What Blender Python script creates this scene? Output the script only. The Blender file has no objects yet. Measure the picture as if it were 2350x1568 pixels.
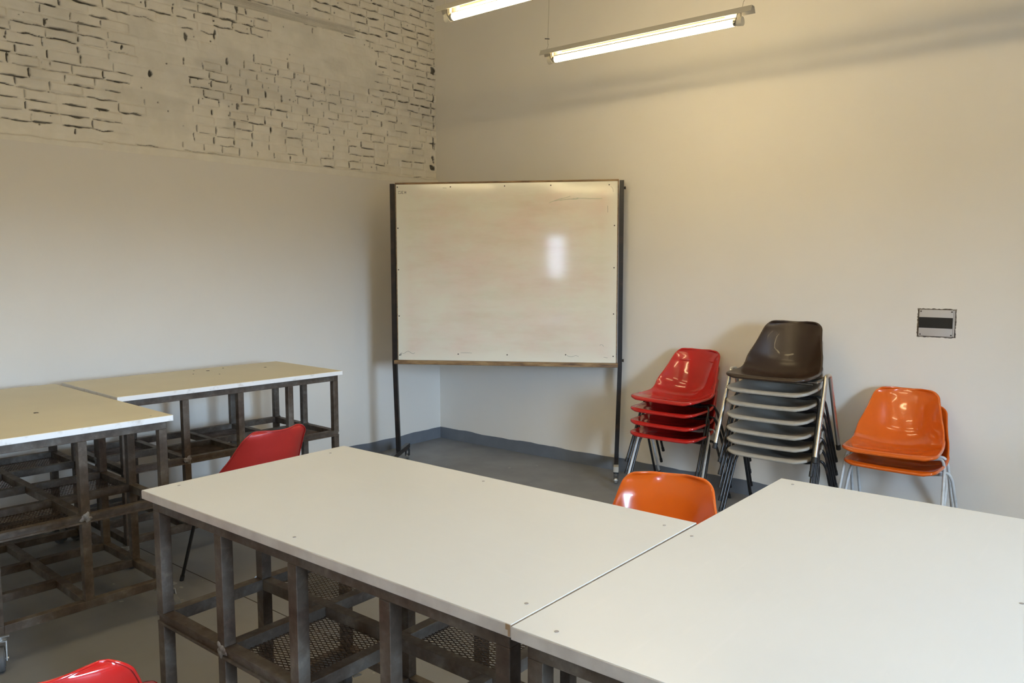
import bpy, bmesh, math, random
import numpy as np
from mathutils import Vector, Matrix

C = bpy.context.scene.collection
PI = math.pi
sc = bpy.context.scene

# ---------------------------------------------------------------- camera
YAW, PITCH, ROLL = -0.6874, -0.0942, -0.0016
CAM = Vector((5.197, -5.2692, 1.6))
F = Vector((math.sin(YAW)*math.cos(PITCH), math.cos(YAW)*math.cos(PITCH), math.sin(PITCH)))
R0 = Vector((math.cos(YAW), -math.sin(YAW), 0))
U0 = R0.cross(F)
RR = R0*math.cos(ROLL) + U0*math.sin(ROLL)
UU = -R0*math.sin(ROLL) + U0*math.cos(ROLL)
cd = bpy.data.cameras.new('camera'); cd.sensor_width = 36.0; cd.lens = 36.0*1829.6/2350
cd.clip_start = 0.05; cd.clip_end = 60
cam = bpy.data.objects.new('camera', cd); C.objects.link(cam)
M = Matrix((RR, UU, -F)).transposed().to_4x4(); M.translation = CAM
cam.matrix_world = M
sc.camera = cam

# ---------------------------------------------------------------- view, world
sc.view_settings.view_transform = 'Standard'
sc.view_settings.look = 'None'
sc.view_settings.exposure = 0.22
sc.view_settings.gamma = 1.0
sc.view_settings.use_curve_mapping = False
w = bpy.data.worlds.new('world'); sc.world = w; w.use_nodes = True
# daytime sky above a dark skyline (seen only from inside, through the openings)
_t = w.node_tree; _bg = _t.nodes['Background']
_tc = _t.nodes.new('ShaderNodeTexCoord'); _sx = _t.nodes.new('ShaderNodeSeparateXYZ'); _rp = _t.nodes.new('ShaderNodeValToRGB')
_t.links.new(_tc.outputs['Generated'], _sx.inputs[0]); _t.links.new(_sx.outputs[2], _rp.inputs[0]); _t.links.new(_rp.outputs[0], _bg.inputs[0])
_e = _rp.color_ramp.elements; _e[0].position = 0.03; _e[0].color = (0.012, 0.014, 0.017, 1); _e[1].position = 0.08; _e[1].color = (0.52, 0.73, 1, 1)
_bg.inputs[1].default_value = 68

TUBE_STRENGTH = 32
TUBE_COLOR = (1, 0.79, 0.43)
DAY = (0.62, 0.76, 1.0)
def window_light(name, loc, rot, sx, sy, power):
    l = bpy.data.lights.new(name, 'AREA'); l.shape = 'RECTANGLE'; l.size = sx; l.size_y = sy
    l.energy = power; l.color = DAY
    o = bpy.data.objects.new(name, l); C.objects.link(o); o.location = loc; o.rotation_euler = rot
    return o
# portal in the window of the right wall (guides the sky light in), daylight behind the glazed door of the front wall
_p = window_light('portal_right_window', (8.60, -4.05, 1.75), (0, PI/2, 0), 1.6, 1.6, 10)
_p.data.cycles.is_portal = True
window_light('daylight_front_door', (5.87, -9.10, 1.75), (PI/2, 0, 0), 0.50, 1.20, 22)

# ---------------------------------------------------------------- node helpers
def mat(name, color, rough=0.5, metal=0.0, coat=0.0, spec=0.5):
    m = bpy.data.materials.new(name); m.use_nodes = True
    b = m.node_tree.nodes['Principled BSDF']
    b.inputs['Base Color'].default_value = (*color, 1)
    b.inputs['Roughness'].default_value = rough
    b.inputs['Metallic'].default_value = metal
    b.inputs['Coat Weight'].default_value = coat
    b.inputs['Specular IOR Level'].default_value = spec
    return m
def N(m, t, **kw):
    n = m.node_tree.nodes.new(t)
    for k, v in kw.items(): setattr(n, k, v)
    return n
def L(m, a, b): m.node_tree.links.new(a, b)
def noise(m, scale, detail=4, rough=0.55, coord='Object', mapscale=None):
    tc = N(m, 'ShaderNodeTexCoord'); n = N(m, 'ShaderNodeTexNoise')
    n.inputs['Scale'].default_value = scale; n.inputs['Detail'].default_value = detail
    n.inputs['Roughness'].default_value = rough
    if mapscale:
        mp = N(m, 'ShaderNodeMapping'); mp.inputs['Scale'].default_value = mapscale
        L(m, tc.outputs[coord], mp.inputs[0]); L(m, mp.outputs[0], n.inputs['Vector'])
    else: L(m, tc.outputs[coord], n.inputs['Vector'])
    return n.outputs['Fac']
def ramp(m, fac, stops):
    r = N(m, 'ShaderNodeValToRGB'); e = r.color_ramp.elements
    while len(e) < len(stops): e.new(0.5)
    for i, (p, c) in enumerate(stops):
        e[i].position = p; e[i].color = (*c, 1) if len(c) == 3 else c
    L(m, fac, r.inputs[0]); return r.outputs[0]
def mix(m, fac, a, b, mode='MIX'):
    n = N(m, 'ShaderNodeMix'); n.data_type = 'RGBA'; n.blend_type = mode
    for k, v in ((0, fac), (6, a), (7, b)):
        if hasattr(v, 'links') or hasattr(v, 'is_linked'): L(m, v, n.inputs[k])
        elif k == 0: n.inputs[0].default_value = v
        else: n.inputs[k].default_value = (*v, 1)
    return n.outputs[2]
def base(m, out): L(m, out, m.node_tree.nodes['Principled BSDF'].inputs['Base Color'])
def bump(m, fac, strength, dist):
    b = N(m, 'ShaderNodeBump'); b.inputs['Strength'].default_value = strength; b.inputs['Distance'].default_value = dist
    L(m, fac, b.inputs['Height']); L(m, b.outputs[0], m.node_tree.nodes['Principled BSDF'].inputs['Normal'])

# ---------------------------------------------------------------- materials
WALLC = (0.70, 0.655, 0.585)
m_wall = mat('wall_paint', WALLC, 0.75, spec=0.25)
base(m_wall, ramp(m_wall, noise(m_wall, 1.3, 6), [(0.3, (0.775, 0.73, 0.655)), (0.7, (0.805, 0.76, 0.685))]))
bump(m_wall, noise(m_wall, 35, 5), 0.15, 0.004)

m_brick = mat('painted_brick', (0.70, 0.65, 0.57), 0.8, spec=0.2)
at = N(m_brick, 'ShaderNodeAttribute'); at.attribute_name = 'dirt_shade'
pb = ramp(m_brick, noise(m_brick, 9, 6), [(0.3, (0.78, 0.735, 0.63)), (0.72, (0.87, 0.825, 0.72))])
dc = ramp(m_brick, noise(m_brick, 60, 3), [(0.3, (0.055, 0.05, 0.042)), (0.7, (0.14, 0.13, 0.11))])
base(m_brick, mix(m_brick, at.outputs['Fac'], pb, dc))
bump(m_brick, noise(m_brick, 90, 5), 0.35, 0.003)

m_floor = mat('grey_floor_paint', (0.17, 0.17, 0.17), 0.36, spec=0.5)
fc = ramp(m_floor, noise(m_floor, 1.1, 8, 0.62), [(0.3, (0.205, 0.207, 0.208)), (0.7, (0.255, 0.255, 0.252))])
sp = ramp(m_floor, noise(m_floor, 16, 2, 0.4), [(0.745, (0, 0, 0)), (0.76, (1, 1, 1))])
base(m_floor, mix(m_floor, sp, fc, (0.42, 0.40, 0.37)))
L(m_floor, ramp(m_floor, noise(m_floor, 3, 6), [(0.3, (0.28,)*3), (0.7, (0.5,)*3)]), m_floor.node_tree.nodes['Principled BSDF'].inputs['Roughness'])
bump(m_floor, noise(m_floor, 14, 4), 0.12, 0.004)

m_base = mat('blue_grey_skirting_paint', (0.20, 0.215, 0.24), 0.5)
base(m_base, ramp(m_base, noise(m_base, 6, 5), [(0.3, (0.135, 0.148, 0.168)), (0.7, (0.17, 0.184, 0.205))]))
m_ceil = mat('ceiling_paint', (0.55, 0.52, 0.46), 0.85)

m_top = mat('white_laminate', (0.80, 0.79, 0.76), 0.30, spec=0.45)
base(m_top, mix(m_top, ramp(m_top, noise(m_top, 26, 3, 0.5, mapscale=(0.25, 2.2, 1)), [(0.60, (0, 0, 0)), (0.78, (0.5, 0.5, 0.5))]),
     ramp(m_top, noise(m_top, 2.0, 5), [(0.3, (0.655, 0.665, 0.655)), (0.7, (0.69, 0.70, 0.69))]), (0.71, 0.71, 0.70)))
m_cream = mat('cream_laminate', (0.74, 0.66, 0.44), 0.42, spec=0.4)
base(m_cream, ramp(m_cream, noise(m_cream, 2.5, 5), [(0.3, (0.70, 0.625, 0.42)), (0.7, (0.755, 0.68, 0.465))]))
m_edge = mat('table_edge_band', (0.66, 0.60, 0.54), 0.5)
base(m_edge, ramp(m_edge, noise(m_edge, 14, 5), [(0.35, (0.44, 0.40, 0.36)), (0.6, (0.54, 0.50, 0.455))]))
m_edgew = mat('white_edge_band', (0.80, 0.79, 0.77), 0.5)
base(m_edgew, ramp(m_edgew, noise(m_edgew, 16, 5), [(0.28, (0.60, 0.57, 0.53)), (0.42, (0.82, 0.81, 0.79))]))

m_steel = mat('raw_rusty_steel', (0.12, 0.10, 0.085), 0.5, 0.15, spec=0.35)
s1 = ramp(m_steel, noise(m_steel, 7, 7, 0.65), [(0.30, (0.060, 0.033, 0.020)), (0.50, (0.118, 0.090, 0.066)), (0.72, (0.20, 0.175, 0.145))])
s2 = ramp(m_steel, noise(m_steel, 38, 4), [(0.5, (0.75,)*3), (0.75, (1.15,)*3)])
base(m_steel, mix(m_steel, 1.0, s1, s2, 'MULTIPLY'))
L(m_steel, ramp(m_steel, noise(m_steel, 20, 5), [(0.3, (0.38,)*3), (0.7, (0.62,)*3)]), m_steel.node_tree.nodes['Principled BSDF'].inputs['Roughness'])
bump(m_steel, noise(m_steel, 60, 4), 0.25, 0.001)
m_weld = mat('weld_patch', (0.34, 0.33, 0.31), 0.45, 0.7)
base(m_weld, ramp(m_weld, noise(m_weld, 70, 4), [(0.35, (0.20, 0.18, 0.16)), (0.65, (0.45, 0.44, 0.42))]))
m_mesh = mat('rusted_expanded_metal', (0.10, 0.065, 0.045), 0.6, 0.4)
base(m_mesh, ramp(m_mesh, noise(m_mesh, 12, 4), [(0.35, (0.055, 0.035, 0.025)), (0.7, (0.17, 0.12, 0.09))]))

def plastic(name, c, rough=0.16, coat=0.6, var=0.06):
    m = mat(name, c, rough, coat=coat)
    m.node_tree.nodes['Principled BSDF'].inputs['Coat Roughness'].default_value = 0.03
    base(m, ramp(m, noise(m, 5, 5), [(0.3, tuple(x*(1-var) for x in c)), (0.7, tuple(min(1, x*(1+var)) for x in c))]))
    bump(m, noise(m, 6, 2), 0.06, 0.01)
    return m
m_red = plastic('glossy_red_plastic', (0.50, 0.016, 0.012))
m_redm = plastic('scuffed_red_plastic', (0.42, 0.022, 0.016), 0.45, 0.05)
m_orange = plastic('glossy_orange_plastic', (0.68, 0.115, 0.007))
m_brown = plastic('brown_plastic', (0.034, 0.018, 0.011), 0.33, 0.10)
m_grey = plastic('grey_plastic', (0.38, 0.345, 0.29), 0.55, 0.0)
m_black = mat('black_tube_paint', (0.012, 0.012, 0.013), 0.28)
base(m_black, ramp(m_black, noise(m_black, 25, 5), [(0.62, (0.012, 0.012, 0.013)), (0.75, (0.06, 0.04, 0.03))]))
m_white = mat('white_tube_paint', (0.62, 0.63, 0.62), 0.4)
base(m_white, ramp(m_white, noise(m_white, 25, 5), [(0.3, (0.52, 0.52, 0.5)), (0.6, (0.66, 0.67, 0.66))]))
m_chrome = mat('chrome', (0.62, 0.61, 0.58), 0.30, 1.0)
m_rubber = mat('black_rubber', (0.02, 0.02, 0.02), 0.6)
m_galv = mat('zinc_plated_steel', (0.48, 0.48, 0.46), 0.35, 0.85)
m_wheel = mat('grey_rubber_wheel', (0.10, 0.105, 0.11), 0.5)

m_board = mat('marker_board', (0.80, 0.765, 0.66), 0.08, spec=0.5)
b0 = ramp(m_board, noise(m_board, 2.2, 6, 0.6, mapscale=(1, 1, 1.6)), [(0.36, (0.80, 0.76, 0.63)), (0.64, (0.80, 0.665, 0.56))])
b1 = ramp(m_board, noise(m_board, 4.0, 7, 0.65, mapscale=(0.55, 1, 2.6)), [(0.45, (1, 1, 1)), (0.75, (0.92, 0.91, 0.86))])
tcb = N(m_board, 'ShaderNodeTexCoord'); gr = N(m_board, 'ShaderNodeSeparateXYZ'); L(m_board, tcb.outputs['Generated'], gr.inputs[0])
def edgefade(sock):
    a = N(m_board, 'ShaderNodeMath', operation='SUBTRACT'); L(m_board, sock, a.inputs[0]); a.inputs[1].default_value = 0.5
    b = N(m_board, 'ShaderNodeMath', operation='ABSOLUTE'); L(m_board, a.outputs[0], b.inputs[0]); return b.outputs[0]
mx = N(m_board, 'ShaderNodeMath', operation='MAXIMUM'); L(m_board, edgefade(gr.outputs[0]), mx.inputs[0]); L(m_board, edgefade(gr.outputs[2]), mx.inputs[1])
mr = ramp(m_board, mx.outputs[0], [(0.435, (0, 0, 0)), (0.495, (1, 1, 1))])
base(m_board, mix(m_board, mr, mix(m_board, 1.0, b0, b1, 'MULTIPLY'), (0.82, 0.79, 0.67)))
m_wood = mat('worn_brown_wood', (0.24, 0.14, 0.06), 0.6)
base(m_wood, ramp(m_wood, noise(m_wood, 6, 6, 0.6, mapscale=(1.5, 6, 8)), [(0.3, (0.10, 0.055, 0.03)), (0.55, (0.27, 0.16, 0.07)), (0.75, (0.40, 0.27, 0.13))]))
m_post = mat('black_painted_steel', (0.018, 0.015, 0.014), 0.35, 0.2)
base(m_post, ramp(m_post, noise(m_post, 9, 6), [(0.5, (0.016, 0.014, 0.014)), (0.72, (0.055, 0.033, 0.024))]))
m_label = mat('pale_tape', (0.46, 0.42, 0.35), 0.7)
m_ink = mat('grey_marker_ink', (0.16, 0.16, 0.14), 0.6)
m_lampw = mat('aged_enamel', (0.42, 0.39, 0.33), 0.45)
m_clear = mat('cloudy_lamp_holder', (0.60, 0.56, 0.46), 0.3)
m_wire = mat('suspension_wire', (0.40, 0.37, 0.30), 0.5, 0.5)
m_wired = mat('dark_wire', (0.04, 0.035, 0.03), 0.5)
m_boxw = mat('pale_grey_cover', (0.52, 0.49, 0.46), 0.5)
m_rim = mat('chipped_plaster_rim', (0.14, 0.11, 0.085), 0.8)
base(m_rim, ramp(m_rim, noise(m_rim, 45, 4), [(0.35, (0.06, 0.045, 0.035)), (0.65, (0.26, 0.22, 0.17))]))
m_dark = mat('dark_gap', (0.045, 0.036, 0.03), 0.8)
m_smoke = mat('smoked_black_window', (0.014, 0.013, 0.012), 0.35)
m_speck = mat('dark_resin_speck', (0.05, 0.04, 0.03), 0.7)
m_drip = mat('brown_glue_drip', (0.30, 0.20, 0.11), 0.6)
m_screw = mat('screw_head', (0.33, 0.31, 0.30), 0.5, 0.3)
m_frame = mat('window_frame_paint', (0.30, 0.30, 0.30), 0.5)

def emis(name, color, s):
    m = bpy.data.materials.new(name); m.use_nodes = True
    b = m.node_tree.nodes['Principled BSDF']; b.inputs['Base Color'].default_value = (0.8, 0.8, 0.8, 1)
    b.inputs['Emission Color'].default_value = (*color, 1); b.inputs['Emission Strength'].default_value = s
    return m
m_off = mat('unlit_tube_glass', (0.75, 0.75, 0.73), 0.2)
m_tube = emis('fluorescent_tube', TUBE_COLOR, TUBE_STRENGTH)

# ---------------------------------------------------------------- mesh builder
class MB:
    def __init__(s): s.v = []; s.f = []; s.m = []; s.mats = []
    def mi(s, m):
        if m is None: return 0
        if m not in s.mats: s.mats.append(m)
        return s.mats.index(m)
    def add(s, vs, fs, m=None):
        o = len(s.v); s.v += [tuple(v) for v in vs]; i = s.mi(m)
        for f in fs: s.f.append(tuple(o+k for k in f)); s.m.append(i)
    def box(s, a, b, m=None, ch=0.0, T=None):
        x0, y0, z0 = a; x1, y1, z1 = b
        if ch <= 0:
            vs = [(x, y, z) for x in (x0, x1) for y in (y0, y1) for z in (z0, z1)]
            fs = [(0, 1, 3, 2), (4, 6, 7, 5), (0, 4, 5, 1), (2, 3, 7, 6), (0, 2, 6, 4), (1, 5, 7, 3)]
            if T: vs = [T @ Vector(v) for v in vs]
            s.add(vs, fs, m); return
        bm = bmesh.new()
        bmesh.ops.create_cube(bm, size=1.0)
        for v in bm.verts: v.co = Vector(((x0+x1)/2+v.co.x*(x1-x0), (y0+y1)/2+v.co.y*(y1-y0), (z0+z1)/2+v.co.z*(z1-z0)))
        bmesh.ops.bevel(bm, geom=list(bm.edges), offset=ch, segments=2, affect='EDGES', profile=0.5)
        s.bm(bm, m, T)
    def bm(s, bm, m=None, T=None):
        bm.verts.index_update()
        vs = [(T @ v.co) if T else v.co.copy() for v in bm.verts]
        fs = [tuple(v.index for v in f.verts) for f in bm.faces]
        s.add(vs, fs, m); bm.free()
    def tube(s, pts, r, n=12, m=None, caps=True):
        pts = [Vector(p) for p in pts]; rings = []; up = None
        rs = r if isinstance(r, (list, tuple)) else [r]*len(pts)
        for i, p in enumerate(pts):
            t = (pts[min(i+1, len(pts)-1)]-pts[max(i-1, 0)]).normalized()
            if up is None:
                up = Vector((0, 0, 1)) if abs(t.z) < 0.9 else Vector((1, 0, 0))
            a = (up - t*up.dot(t)).normalized(); b = t.cross(a); up = a
            rings.append([p+(a*math.cos(2*PI*k/n)+b*math.sin(2*PI*k/n))*rs[i] for k in range(n)])
        vs = [v for rg in rings for v in rg]; fs = []
        for i in range(len(rings)-1):
            for k in range(n):
                fs.append((i*n+k, i*n+(k+1) % n, (i+1)*n+(k+1) % n, (i+1)*n+k))
        if caps:
            fs.append(tuple(range(n-1, -1, -1))); fs.append(tuple((len(rings)-1)*n+k for k in range(n)))
        s.add(vs, fs, m)
    def disc(s, c, axis, r, h, n=20, m=None):
        c = Vector(c); a = Vector(axis).normalized()
        s.tube([c-a*h/2, c+a*h/2], r, n, m)
    def build(s, name, m=None, parent=None, smooth=False, loc=None):
        me = bpy.data.meshes.new(name); me.from_pydata(s.v, [], s.f); me.update()
        ms = s.mats if s.mats else [m]
        for q in ms: me.materials.append(q)
        if s.mats: me.polygons.foreach_set('material_index', s.m)
        o = bpy.data.objects.new(name, me); C.objects.link(o)
        if parent is not None: o.parent = parent
        if loc is not None: o.location = loc
        if smooth: shade(me)
        return o
def shade(me, ang=40):
    me.polygons.foreach_set('use_smooth', [True]*len(me.polygons))
    bm = bmesh.new(); bm.from_mesh(me)
    lim = math.radians(ang)
    for e in bm.edges:
        if len(e.link_faces) == 2 and e.calc_face_angle(0) > lim: e.smooth = False
    bm.to_mesh(me); bm.free()
def smooth_path(pts, n=6):
    pts = [Vector(p) for p in pts]; out = []
    P = [2*pts[0]-pts[1]]+pts+[2*pts[-1]-pts[-2]]
    for i in range(1, len(P)-2):
        for k in range(n):
            t = k/n; a, b, c, d = P[i-1], P[i], P[i+1], P[i+2]
            out.append(0.5*((2*b)+(-a+c)*t+(2*a-5*b+4*c-d)*t*t+(-a+3*b-3*c+d)*t**3))
    out.append(pts[-1]); return out
def bend_path(pts, r, n=6):
    pts = [Vector(p) for p in pts]; out = [pts[0]]
    for i in range(1, len(pts)-1):
        a = (pts[i-1]-pts[i]); b = (pts[i+1]-pts[i])
        rr = min(r, a.length*0.45, b.length*0.45)
        p0 = pts[i]+a.normalized()*rr; p1 = pts[i]+b.normalized()*rr
        for k in range(n+1):
            t = k/n; out.append(p0*(1-t)**2+pts[i]*2*t*(1-t)+p1*t*t)
    out.append(pts[-1]); return out

def thing(name, label, cat, loc=(0, 0, 0), rz=0.0, group=None):
    o = bpy.data.objects.new(name, None); C.objects.link(o); o.empty_display_size = 0.1
    o.location = loc; o.rotation_euler = (0, 0, rz); o['label'] = label; o['category'] = cat
    if group: o['group'] = group
    return o
def struct(o): o['kind'] = 'structure'; return o
def tag(o, label, cat, group=None):
    o['label'] = label; o['category'] = cat
    if group: o['group'] = group
    return o
def copy_tree(o, parent=None):
    c = o.copy(); C.objects.link(c); c.parent = parent
    for ch in list(o.children): copy_tree(ch, c)
    return c

# ================================================================ room shell
XR, YF, ZC = 7.8, -9.0, 4.7
RV = 0.75   # unseen right wall, made this deep so the reveal cuts oblique daylight
EDGE = 2.372
rng = np.random.default_rng(7); random.seed(5)

b = MB(); b.box((-0.25, YF-0.2, -0.2), (XR+RV, 0.2, 0.0)); floor = struct(b.build('floor', m_floor))
b = MB()
b.box((-0.25, YF-0.2, ZC), (XR+RV, 0.2, ZC+0.15)); struct(b.build('ceiling', m_ceil))
b = MB(); b.box((-0.25, 0, 0), (XR+RV, 0.2, ZC)); struct(b.build('wall_back', m_wall))
b = MB()
b.box((-0.25, YF, 0), (0, 0, 2.33)); b.box((-0.25, YF, 2.33), (-0.11, 0, ZC))
b.box((-0.12, YF, 2.33), (-0.02, -3.80, ZC)); b.box((-0.12, YF, 2.33), (0.0, -3.80, EDGE)); b.box((-0.12, -3.85, 3.98), (-0.022, 0, ZC))
wall_left = struct(b.build('wall_left', m_wall))
# right wall with a window, front wall with a glazed door
def wall_hole(b, axis, at0, at1, u0, u1, hu0, hu1, hz0, hz1):
    def bx(ua, ub, za, zb):
        if ub-ua < 1e-4 or zb-za < 1e-4: return
        if axis == 'x': b.box((at0, ua, za), (at1, ub, zb))
        else: b.box((ua, at0, za), (ub, at1, zb))
    bx(u0, hu0, 0, ZC); bx(hu1, u1, 0, ZC); bx(hu0, hu1, 0, hz0); bx(hu0, hu1, hz1, ZC)
b = MB(); wall_hole(b, 'x', XR, XR+RV, YF, 0.0, -4.85, -3.25, 0.95, 2.55); struct(b.build('wall_right', m_wall))
b = MB(); wall_hole(b, 'y', YF-0.2, YF, -0.25, XR+RV, 5.60, 6.12, 0.0, 2.45); struct(b.build('wall_front', m_wall))
b = MB()
for (y0, y1, z0, z1) in ((-4.85, -3.25, 0.95, 1), (-4.85, -3.25, 2.5, 2.55), (-4.85, -4.8, 1, 2.5), (-3.3, -3.25, 1, 2.5), (-4.07, -4.03, 1, 2.5)):
    b.box((XR+RV-0.06, y0, z0), (XR+RV-0.02, y1, z1))
struct(b.build('window_1', m_frame))
b = MB()
for (x0, x1, z0, z1) in ((5.60, 5.74, 0.0, 2.45), (6.08, 6.12, 0.0, 2.45), (5.74, 6.08, 2.18, 2.45), (5.74, 6.08, 0.0, 1.40)):
    b.box((x0, YF-0.06, z0), (x1, YF-0.01, z1))
struct(b.build('door_1', m_frame))

# painted skirting band with an uneven upper edge
def skirting(name, along, length, sgn):
    n = int(length/0.04); vs = []; fs = []
    for i in range(n+1):
        t = i*length/n
        zt = 0.100+0.0035*math.sin(t*7.1)+0.0025*math.sin(t*19+1)+random.uniform(-0.0012, 0.0012)
        for d in (0.0, 0.004):
            for z in (0.0, zt):
                vs.append((t, -d, z) if along == 'x' else (d, -t, z))
    for i in range(n):
        a = i*4; c = a+4
        fs += [(a+2, a+3, c+3, c+2), (a+1, a+3, c+3, c+1)]
    me = MB(); me.add(vs, fs); return struct(me.build(name, m_base))
skirting('baseboard_back', 'x', XR, 1); skirting('baseboard_left', 'y', 9.0, 1)

# ---- bare brickwork above the plaster of the left wall: a real height field
def brickwork():
    dy, dz = 0.004, 0.0035
    ys = np.arange(-3.86, 0.0001, dy); zs = np.arange(2.315, 4.0, dz)
    Y, Z = np.meshgrid(ys, zs)
    def vn(sy, sz, seed):
        r = np.random.default_rng(seed); ny = int(4.2/sy)+3; nz = int(2.0/sz)+3
        g = r.random((nz, ny)); fy = (Y+4.0)/sy; fz = (Z-2.2)/sz
        iy = fy.astype(int); iz = fz.astype(int); ty = fy-iy; tz = fz-iz
        ty = ty*ty*(3-2*ty); tz = tz*tz*(3-2*tz)
        return (g[iz, iy]*(1-ty)+g[iz, iy+1]*ty)*(1-tz)+(g[iz+1, iy]*(1-ty)+g[iz+1, iy+1]*ty)*tz
    H = -0.024+0.010*(vn(0.5, 0.35, 1)-0.5)+0.005*(vn(0.09, 0.06, 2)-0.5)+0.0025*(vn(0.03, 0.022, 3)-0.5)
    G = np.zeros_like(H)
    wob = (vn(0.05, 0.05, 4)-0.5)*0.010; wid = vn(0.035, 0.035, 5)
    def sm(x): x = np.clip(x, 0, 1); return x*x*(3-2*x)
    def zone(y, z):      # (horizontal joints, vertical joints, groove width)
        smear = 0.0
        # wide smooth plaster patch in the middle
        lo = 3.02+0.10*math.sin(y*3)+ (0.25 if y > -1.0 else 0.0)*(y+1.0)
        hi = 3.20+0.03*math.sin(y*9) if y < -1.75 else 3.40
        if -2.62 < y < -0.72 and lo < z < hi: smear = 1.0
        if -2.75 < y < -2.35 and z < 3.15: smear = 0.93
        if y < -3.28 and z > 3.02: smear = 0.9
        if z < 2.45 and y < -2.6: smear = 0.8
        if y > -0.80 and z > 2.95: return (0.9*(1-smear), 0.6, 1.35, smear)
        if y < -2.62 or z > (3.16 if y < -1.75 else 3.36): return (0.80, 0.66, 1.5, smear)
        if y > -0.8: return (0.42, 0.62, 0.9, smear)
        return (0.42, 0.92, 0.95, smear)
    ch = 0.0625; k = 0
    z0 = 2.392
    while z0 < 4.02:
        y = -3.95+random.uniform(0, 0.15)
        while y < 0.02:
            big = y < -2.6 or (z0 > 3.36)
            bl = random.uniform(0.17, 0.20) if big else random.uniform(0.135, 0.155)
            ph, pv, gw, smr = zone(y+bl/2, z0)
            zl = z0+random.uniform(-0.004, 0.004)
            # raise / sink this brick
            iy0, iy1 = np.searchsorted(ys, [y, y+bl]); iz0, iz1 = np.searchsorted(zs, [z0, z0+ch])
            if iy1 > iy0 and iz1 > iz0 and iz0 < len(zs):
                uy = (Y[iz0:iz1, iy0:iy1]-y)/bl; uz = (Z[iz0:iz1, iy0:iy1]-z0)/ch
                e = sm(np.minimum(uy, 1-uy)*9)*sm(np.minimum(uz, 1-uz)*5)
                H[iz0:iz1, iy0:iy1] += e*((random.uniform(0.001, 0.0125))*(1-0.8*smr))+e*(uz-0.5)*random.uniform(-0.003, 0.004)*(1-smr)
            def stroke(horizontal, a0, a1, c, hw, dep):
                if horizontal:
                    i0, i1 = np.searchsorted(ys, [a0, a1]); j0, j1 = np.searchsorted(zs, [c-0.02, c+0.02])
                else:
                    i0, i1 = np.searchsorted(ys, [c-0.02, c+0.02]); j0, j1 = np.searchsorted(zs, [a0, a1])
                if i1 <= i0 or j1 <= j0: return
                yy = Y[j0:j1, i0:i1]; zz = Z[j0:j1, i0:i1]
                wb = wob[j0:j1, i0:i1]; wd = wid[j0:j1, i0:i1]
                d = np.abs((zz if horizontal else yy)-c-wb); t = ((yy if horizontal else zz)-a0)/(a1-a0)
                taper = sm(np.minimum(t, 1-t)*5)*0.75+0.25
                g = dep*sm(1.25-d/(hw*(0.35+1.1*wd)*taper))
                G[j0:j1, i0:i1] = np.maximum(G[j0:j1, i0:i1], g)
            if random.random() < ph*(1-smr):
                a = y+random.uniform(0, 0.3)*bl*(random.random() < .4); c2 = y+bl-random.uniform(0, 0.35)*bl*(random.random() < .4)
                stroke(True, a, c2, zl, random.uniform(0.0022, 0.0062)*gw, random.uniform(0.007, 0.016))
            elif random.random() < 0.7*(1-smr*0.7):
                stroke(True, y, y+bl, zl, 0.004, random.uniform(0.0015, 0.0035))
            if random.random() < pv*(1-smr*0.95):
                stroke(False, z0+random.uniform(0, .25)*ch, z0+ch*random.uniform(.75, 1.0), y, random.uniform(0.003, 0.0085), random.uniform(0.007, 0.018))
            y += bl
        z0 += ch*random.uniform(0.97, 1.03); k += 1
    # crumbling holes in the corner and between bricks
    for (hy, hz, ry, rz, dp) in [(-0.035, 3.36, 0.028, 0.050, 0.020), (-0.03, 2.56, 0.018, 0.035, 0.06), (-0.05, 2.49, 0.03, 0.03, 0.02), (-0.03, 2.86, 0.012, 0.05, 0.03),
                             (-0.03, 3.10, 0.012, 0.04, 0.03), (-0.03, 2.70, 0.014, 0.06, 0.02), (-1.98, 3.42, 0.014, 0.030, 0.018), (-2.38, 3.14, 0.014, 0.034, 0.016),
                             (-2.16, 3.20, 0.011, 0.034, 0.015), (-2.82, 2.99, 0.012, 0.022, 0.02), (-3.24, 2.80, 0.010, 0.022, 0.02), (-2.63, 2.86, 0.010, 0.02, 0.02),
                             (-1.55, 2.95, 0.008, 0.014, 0.02), (-0.62, 2.46, 0.006, 0.02, 0.02)]:
        q = ((Y-hy+wob*2.2)/ry)**2+((Z-hz+wob*1.5)/rz)**2
        G = np.maximum(G, dp*sm((1.2+1.6*(wid-0.5)-q)*0.8))
    for _ in range(170):   # pits and specks
        hy = random.uniform(-3.8, 0); hz = random.uniform(2.42, 3.95); r = random.uniform(0.003, 0.007)
        i0, i1 = np.searchsorted(ys, [hy-.015, hy+.015]); j0, j1 = np.searchsorted(zs, [hz-.015, hz+.015])
        if i1 <= i0 or j1 <= j0: continue
        q = ((Y[j0:j1, i0:i1]-hy)**2+(Z[j0:j1, i0:i1]-hz)**2)/(r*r)
        G[j0:j1, i0:i1] = np.maximum(G[j0:j1, i0:i1], 0.010*np.clip(1.4-q, 0, 1))
    # trowelled ledge left by an old beam
    zc = 3.485+0.02*(Y+1.4)
    band = sm((0.034-np.abs(Z-zc))/0.006)*sm((Y+2.35)/0.05)*sm((-0.90-Y)/0.02)
    G *= (1-band)
    lines = 0.0035*np.sin((Z-zc)*520)+0.002*np.sin((Z-zc)*1190+Y*3)
    H = H*(1-band)+(-0.036+lines)*band
    dirt_shade = sm((G-0.0045)/0.006)*(0.72+0.4*vn(0.05, 0.05, 21))  # bare mortar dirt plus groove shade painted into the colour by depth
    dirt_shade = np.maximum(dirt_shade, band*0.28*(0.6+0.8*vn(0.3, 0.012, 9)))
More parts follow.
